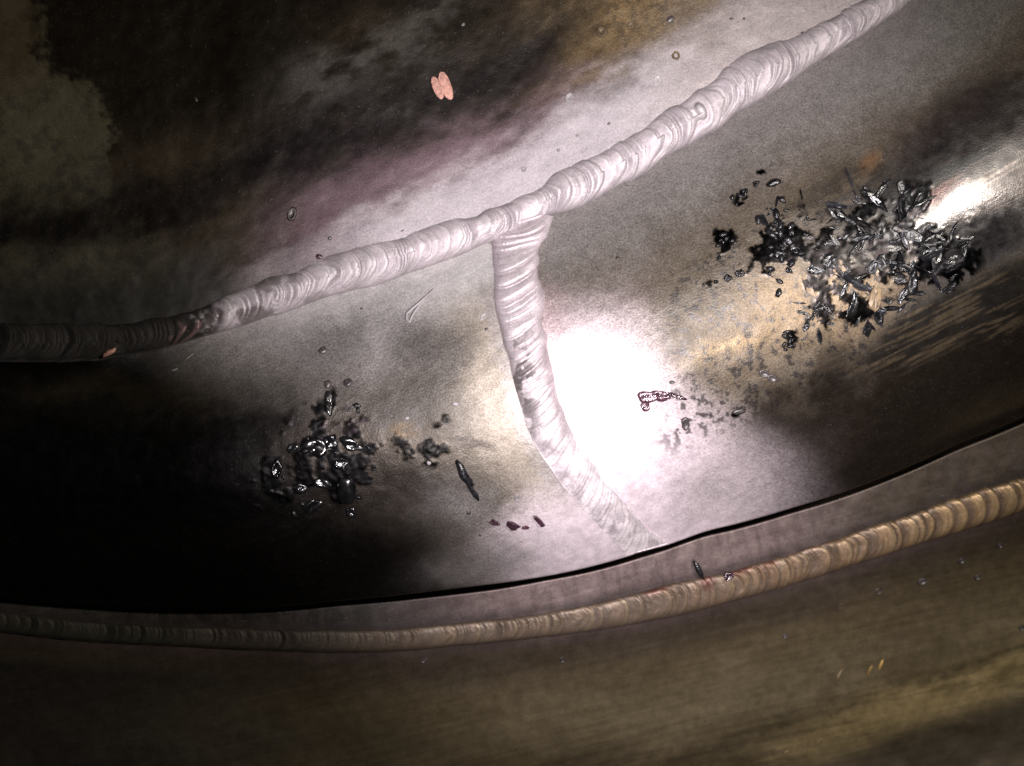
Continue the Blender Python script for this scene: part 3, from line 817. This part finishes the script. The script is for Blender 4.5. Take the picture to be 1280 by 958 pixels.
flakes(36, 1162, 318, 54, 34, -25, 5, 20, 'any', 'black slag flake at the right end of the pile beside the bright highlight', 'flakes beside the highlight')
flakes(32, 1075, 330, 78, 36, -10, 5, 18, 'any', 'black slag flake in the middle of the pile below the spiky knot', 'flakes in the middle of the pile')
flakes(28, 1045, 392, 70, 34, -10, 4, 14, 'any', 'black slag flake at the bottom of the pile where bare tan metal begins', 'flakes at the bottom of the pile')
flakes(22, 995, 292, 52, 62, 0, 3, 12, 'any', 'small black slag flake between the crumb field and the spiky knot', 'flakes left of the knot')
flakes(16, 1135, 372, 80, 18, -24, 5, 16, 'along', 'black slag flake lying along the lower right border of the pile', 'flakes along the lower border')
FG = 'single long flakes of the pile'
# named long ones
for px, py, a, L, w, lab in ((1163, 318, 30, 22, 8, 'long grey-black flake lying flat beside the bright white highlight'),
                             (1068, 352, -32, 27, 8, 'long dark bar of slag slanting down below the knot of the pile'),
                             (1130, 300, -62, 18, 6, 'upright slag splinter standing right of the knot of the pile'),
                             (1062, 224, -68, 22, 2.2, 'thin needle of slag standing above the pile on the dark scale')):
    m = frame_at(pipe_z, px, py, a, 8, 30, 5)
    put('slag_flake', SHARD[0], m, (L, w / .22, w * 1.1), None, lab, 'slag flake', FG)
m = frame_at(pipe_z, 1093, 372, 80, 0, 0, 3)
put('scale_flake', shard_mesh('scale_flake', 77, .5, M_TAN, 9, .14, .08), m, (17, 17, 12), None, 'leaf-shaped tan scale flake at the lower edge of the black pile', 'scale flake')

for n, cx, cy, rx, ry, lo, hi, CL, CG in (
        (36, 975, 300, 26, 52, 2.5, 6, 'tiny shiny black slag crumb in the thick crumb field left of the pile', 'crumbs of the thick field'),
        (8, 935, 238, 26, 9, 2, 4.5, 'tiny black slag crumb in the short row up and left of the pile', 'crumbs of the upper row'),
        (7, 905, 306, 12, 18, 2, 4, 'tiny black slag crumb in the isolated clump farthest left of the pile', 'crumbs of the isolated clump'),
        (8, 915, 346, 34, 7, 1.8, 3.5, 'tiny black slag crumb in the flat row below the isolated clump', 'crumbs of the flat row'),
        (9, 985, 425, 9, 22, 2, 4, 'tiny black slag crumb in the line hanging below the pile beside the rubbed tan patch', 'crumbs of the hanging line')):
    for _ in range(n):
        px = cx + rnd.gauss(0, .5) * rx; py = cy + rnd.gauss(0, .5) * ry
        if cx in (935, 915): py -= (px - cx) * (0.7 if cx == 935 else 0.25)
        s = rnd.uniform(lo, hi)
        put('slag_crumb', rnd.choice(CRUMB), frame_at(pipe_z, px, py, rnd.uniform(0, 360), 0, 0, 2.5), (s * rnd.uniform(1, 1.6), s, s), None, CL, 'slag crumb', CG)

# blistered slag on the left
blist = [(396, 560, 13, 17, 70, 'wide dented slag blister near the top left of the left-hand cluster', 'blob'),
         (414, 551, 10, 11, 20, 'round slag blister with a bright crown at the top of the left-hand cluster', 'blob'),
         (440, 556, 14, 9, -10, 'knobbly slag blister right of the bright crown blister', 'blob'),
         (346, 586, 12, 9, 80, 'hollow ring-shaped slag blister at the far left of the left-hand cluster', 'ring'),
         (433, 612, 20, 24, 0, 'large curled shell of slag with a bright edge in the left-hand cluster', 'curl'),
         (403, 604, 7, 12, 70, 'narrow slag blister left of the large curled shell', 'blob'),
         (390, 632, 15, 8, 40, 'slanting slag lump below the left-hand cluster', 'blob'),
         (440, 640, 8, 6, -50, 'small slag hook under the large curled shell', 'blob'),
         (374, 610, 10, 7, 10, 'low dark slag lump between the ring blister and the narrow blister', 'blob'),
         (424, 580, 12, 6, 0, 'flat dark slag plate between the blisters and the curled shell', 'blob'),
         (366, 560, 8, 6, 30, 'low slag bump above the ring-shaped blister', 'blob'),
         (412, 506, 5, 18, 0, 'tapering dark slag drip pointing up above the left-hand cluster', 'blob')]
for k, (px, py, a, b, ang, lab, typ) in enumerate(blist):
    m = frame_at(pipe_z, px, py, ang, 0, 0, 2)
    if typ == 'blob': me = blob_mesh('slag_blister', 90 + k, M_BLISTER, .6, .38, 3, .45, 1.0)
    elif typ == 'ring': me = ring_mesh('slag_blister', 90 + k, M_BLISTER, 1.2)
    else: me = curl_mesh('slag_blister', 90 + k, M_BLISTER)
    a *= .88; b *= .88; z = min(a, b) * .85
    put('slag_blister', me, m, (a * .75, b * .75, z * .8) if typ == 'ring' else (a, b, z), None, lab, 'slag blister', 'slag blisters on the left of the pipe')
for _ in range(22):
    px = rnd.gauss(415, 38); py = rnd.gauss(575, 34); s = rnd.uniform(1.5, 4)
    put('slag_crumb', rnd.choice(CRUMB), frame_at(pipe_z, px, py, rnd.uniform(0, 360), 0, 0, 2.5), (s * 1.3, s, s), None,
        'tiny shiny black slag crumb among the left-hand blisters', 'slag crumb', 'slag crumbs among the left blisters')

# elongated slag streak and coloured chips near the seam
m = frame_at(pipe_z, 584, 600, -63)
put('slag_streak', rod_mesh('slag_streak', [(-30, 0, 1, 2), (-20, 1, 2, 5), (-8, -1, 2.5, 6), (4, 1, 2, 5), (14, -1, 2, 3), (24, 0, 1.5, 3.6), (32, 0, .5, 1)], M_STREAK), m, (1, 1, .7),
    None, 'long grey-black streak of slag pointing down left of the seam weld', 'slag streak')
for px, py, a, b, ang, lab in ((618, 652, 8, 5, -30, 'dark purple slag chip leftmost in the row below the seam'), (641, 656, 12, 7, -32, 'largest shiny purple slag chip in the row below the seam'),
                               (657, 659, 5, 4, 0, 'tiny pinkish slag chip between two larger purple ones'), (673, 650, 13, 4, -52, 'narrow pink rod-like slag chip at the right end of the row')):
    me = shard_mesh('slag_chip', int(px), b / a * .9, M_PURPLE, 8, .4, .05)
    put('slag_chip', me, frame_at(pipe_z, px, py, ang, 0, 0, 1.5), (a, a, a * .8), None, lab, 'slag chip', 'purple slag chips below the seam')
for k, (px, py, a, b, ang, lab) in enumerate(((810, 496, 12, 7, 0, 'dark purple slag lump at the edge of the white glare'), (826, 495, 12, 6, -15, 'purple glassy slag lump beside the dark lump in the glare'),
                               (806, 508, 6, 6, 0, 'tiny pitted pink slag bead under the dark purple lump'), (843, 494, 13, 3, -18, 'thin trailing tail of slag right of the purple lumps'))):
    put('slag_lump', blob_mesh('slag_lump', 140 + k, M_PURPLE, .55, .3, 3, .4), frame_at(pipe_z, px, py, ang, 0, 0, 1.5), (a, b, min(a, b)), None, lab, 'slag lump', 'purple slag lumps in the glare')

# spatter fused to the metal: parts
def spat(parent, fn, px, py, a, b, ang, mat, ring=False, lift=0.5):
    me = ring_mesh('spatter_bead', int(px * 7 + py), mat, 1.0) if ring else blob_mesh('spatter_bead', int(px * 7 + py), mat, .6, .18, 2, .25)
    put('spatter_bead', me, frame_at(fn, px, py, ang, 0, 0, lift), (a, b, min(a, b)), parent)
for px, py, a, b, ang, ring, mat in ((404, 438, 6, 5, 30, 0, M_DARKBEAD), (435, 479, 6, 5, 45, 0, M_DARKBEAD), (410, 481, 6, 5, 60, 0, M_DARKBEAD), (857, 530, 7, 4.5, -80, 1, M_DARKBEAD),
        (955, 467, 6, 4, -30, 1, M_DARKBEAD), (965, 473, 6, 4, -30, 1, M_DARKBEAD), (772, 323, 2.5, 2.5, 0, 0, M_DARKBEAD), (608, 412, 2.2, 2, 0, 0, M_DARKBEAD), (569, 505, 4.5, 3, 0, 0, M_PALE),
        (509, 523, 3, 2, 20, 0, M_PALE), (537, 578, 4, 3.5, 40, 0, M_PALE), (586, 641, 3, 3, 0, 0, M_DARKBEAD), (600, 669, 2, 2, 0, 0, M_DARKBEAD), (646, 623, 3, 2.5, 0, 1, M_PALE),
        (452, 386, 2, 2, 0, 0, M_DARKBEAD), (924, 515, 9, 4, 10, 0, M_DARKBEAD), (716, 600, 9, 3, -55, 0, M_PURPLE), (604, 396, 5, 2, 60, 1, M_PALE), (840, 478, 3, 2, 0, 1, M_DARKBEAD)):
    spat(SHELL, pipe_z, px, py, a, b, ang, mat, ring)
for px, py, a, b, ang, ring, mat in ((365, 268, 8, 5, 75, 1, M_DARKBEAD), (752, 40, 6, 6, 0, 1, M_BROWNBEAD), (838, 24, 6, 5, 40, 0, M_DARKBEAD), (788, 32, 4, 3, 60, 1, M_BROWNBEAD), (845, 70, 5, 5, 0, 1, M_BROWNBEAD), (821, 101, 6, 4, 70, 1, M_PALE),
        (711, 122, 6, 4, 70, 1, M_PALE), (761, 155, 2, 2, 0, 0, M_DARKBEAD), (655, 212, 3, 3, 0, 1, M_PALE), (698, 188, 2.4, 2.4, 0, 0, M_PALE), (722, 170, 2.4, 2, 0, 0, M_PALE), (412, 298, 2.6, 2.4, 0, 0, M_DARKBEAD),
        (399, 321, 4.5, 4, 0, 0, M_PURPLE), (503, 289, 3, 2, 40, 0, M_DARKBEAD), (245, 125, 2, 4, 20, 0, M_DARKBEAD), (579, 31, 3, 2, 40, 0, M_PALE), (914, 24, 3, 2, 0, 0, M_DARKBEAD), (930, 24, 2, 2, 0, 0, M_DARKBEAD), (1004, 42, 3, 2.2, 0, 0, M_DARKBEAD)):
    spat(WALL, wall_z, px, py, a, b, ang, mat, ring)
for px, py, a, b in ((1098, 739, 5, 4), (1153, 727, 6, 4.5), (1202, 701, 5, 4), (1222, 722, 4, 3.5), (1250, 682, 3.5, 3), (1051, 758, 4, 3), (981, 795, 3, 3), (1277, 785, 4, 4), (703, 825, 2.5, 4), (786, 812, 3, 3), (530, 826, 4, 2)):
    spat(LOW, low_z, px, py, a, b, 20, M_DARKBEAD, True)

# slivers and flakes that catch the eye
def lobes(name, seed, mat):
    rg = random.Random(seed); bm = bmesh.new()
    for (ox, oy, L, w, a) in ((-5.5, -1, 16, 6.2, 68), (5.5, 2, 20, 7.2, 66)):
        ca, sa = math.cos(R(a + 45)), math.sin(R(a + 45)); n = 14; rings = []
        for f, z in ((1.0, 0), (.97, 1.8), (.6, 2.6)):
            rings.append([bm.verts.new((ox + (math.cos(2 * math.pi * k / n) ** 1 * L * f) * ca - (math.sin(2 * math.pi * k / n) * w * f) * sa + rg.uniform(-.4, .4),
                                        oy + (math.cos(2 * math.pi * k / n) * L * f) * sa + (math.sin(2 * math.pi * k / n) * w * f) * ca + rg.uniform(-.4, .4), z + rg.uniform(-.3, .3))) for k in range(n)])
        for p, q in zip(rings, rings[1:]):
            for k in range(n): bm.faces.new((p[k], p[(k + 1) % n], q[(k + 1) % n], q[k]))
        bm.faces.new(rings[-1]); bm.faces.new(list(reversed(rings[0])))
    return bm_mesh(name, bm, mat, False)
put('metal_flake', lobes('metal_flake', 3, M_PINK), frame_at(wall_z, 552, 110, 0, 9, 60, 2.0), 1.0, None, 'small salmon-pink double flake on the dark upper wall', 'metal flake')
def sliver(px, py, L, w, ang, mat, fn, label, name='metal_sliver', lift=1.0):
    me = rod_mesh(name, [(-L / 2, 0, 0, w * .15), (-L * .3, w * .1, w * .2, w * .4), (0, 0, w * .3, w * .5), (L * .3, -w * .1, w * .2, w * .4), (L / 2, 0, 0, w * .12)], mat)
    return put(name, me, frame_at(fn, px, py, ang, 0, 0, lift), (1, 1, .6), None, label, 'metal sliver')
def bead1_z(x, y): return pipe_z(x, np.maximum(y, L1(x))) + 14
sliver(138, 441, 20, 7, 36, M_PINK, bead1_z, 'small orange sliver on the dark left end of the long bead', lift=6)
sliver(219, 463, 9, 2.2, 30, M_PALE, pipe_z, 'short thin pale sliver under the dark end of the long bead')
sliver(238, 446, 14, 1.8, 55, M_PALE, pipe_z, 'faint longer pale sliver just above the short one')
me = rod_mesh('wire_whisker', [(22, 24, .5, .6), (14, 13, 2, 1.5), (5, 3, 3, 1.9), (-4, -5, 3, 2.0), (-11, -12, 2.5, 2), (-11, -20, 2, 1.8), (-7, -25, 1, 1.4), (-5, -18, 2, 1.6), (0, -8, 2.5, 1.7), (9, 4, 2.5, 1.4), (17, 15, 1.5, .9)], M_PALE)
put('wire_whisker', me, frame_at(pipe_z, 520, 383, 0, 0, 0, .5), (1, 1, .8), None, 'pale twisted wire whisker on the pipe under the long bead', 'wire whisker')
sliver(873, 712, 30, 8, -60, M_STREAK, lambda x, y: rim_z(x, y) + 6, 'dark pointed slag spike sticking up at the coppery bead', 'slag_spike', 3)
for px, py, L, w, a, lab in ((1101, 831, 17, 5, 74, 'brightest golden nick on the dark flange'), (1087, 838, 17, 4, 72, 'golden nick in the middle of three on the flange'), (1049, 843, 16, 4, 68, 'dull golden nick leftmost of three on the flange')):
    me = rod_mesh('metal_nick', [(-L / 2, 0, 0, .4), (-L * .2, .4, .5, w * .45), (L * .2, -.2, .5, w * .4), (L / 2, -.6, 0, .3)], M_GOLD if px > 1060 else M_TAN)
    put('metal_nick', me, frame_at(low_z, px, py, a, 0, 0, .5), (1, 1, .4), LOW)
# row of tiny chisel ticks near the lower right corner
tick = rod_mesh('tick_mark', [(-4, 0, 0, .4), (-1, .3, .5, 1.3), (2, 0, .4, 1.1), (4.5, -.3, 0, .3)], M_TAN, 6)
for k in range(29):
    f = k / 28; px = 970 + 306 * f; py = 942 - 65 * f - 6 * math.sin(f * 3.1)
    s = rnd.uniform(.6, 1.15)
    put('tick_mark', tick, frame_at(low_z, px + rnd.uniform(-2, 2), py + rnd.uniform(-1.5, 1.5), rnd.uniform(5, 60), 0, 0, .4), (s, s, s * .5), LOW)
# pore in the coppery bead
def bead3_z(x, y): return rim_z(x, y) + 12
put('weld_pore', ring_mesh('weld_pore', 5, M_PURPLE, 1.15), frame_at(bead3_z, 911, 721, 20, 0, 0, 0), (5, 5, 4), B3)
bpy.context.view_layer.update()
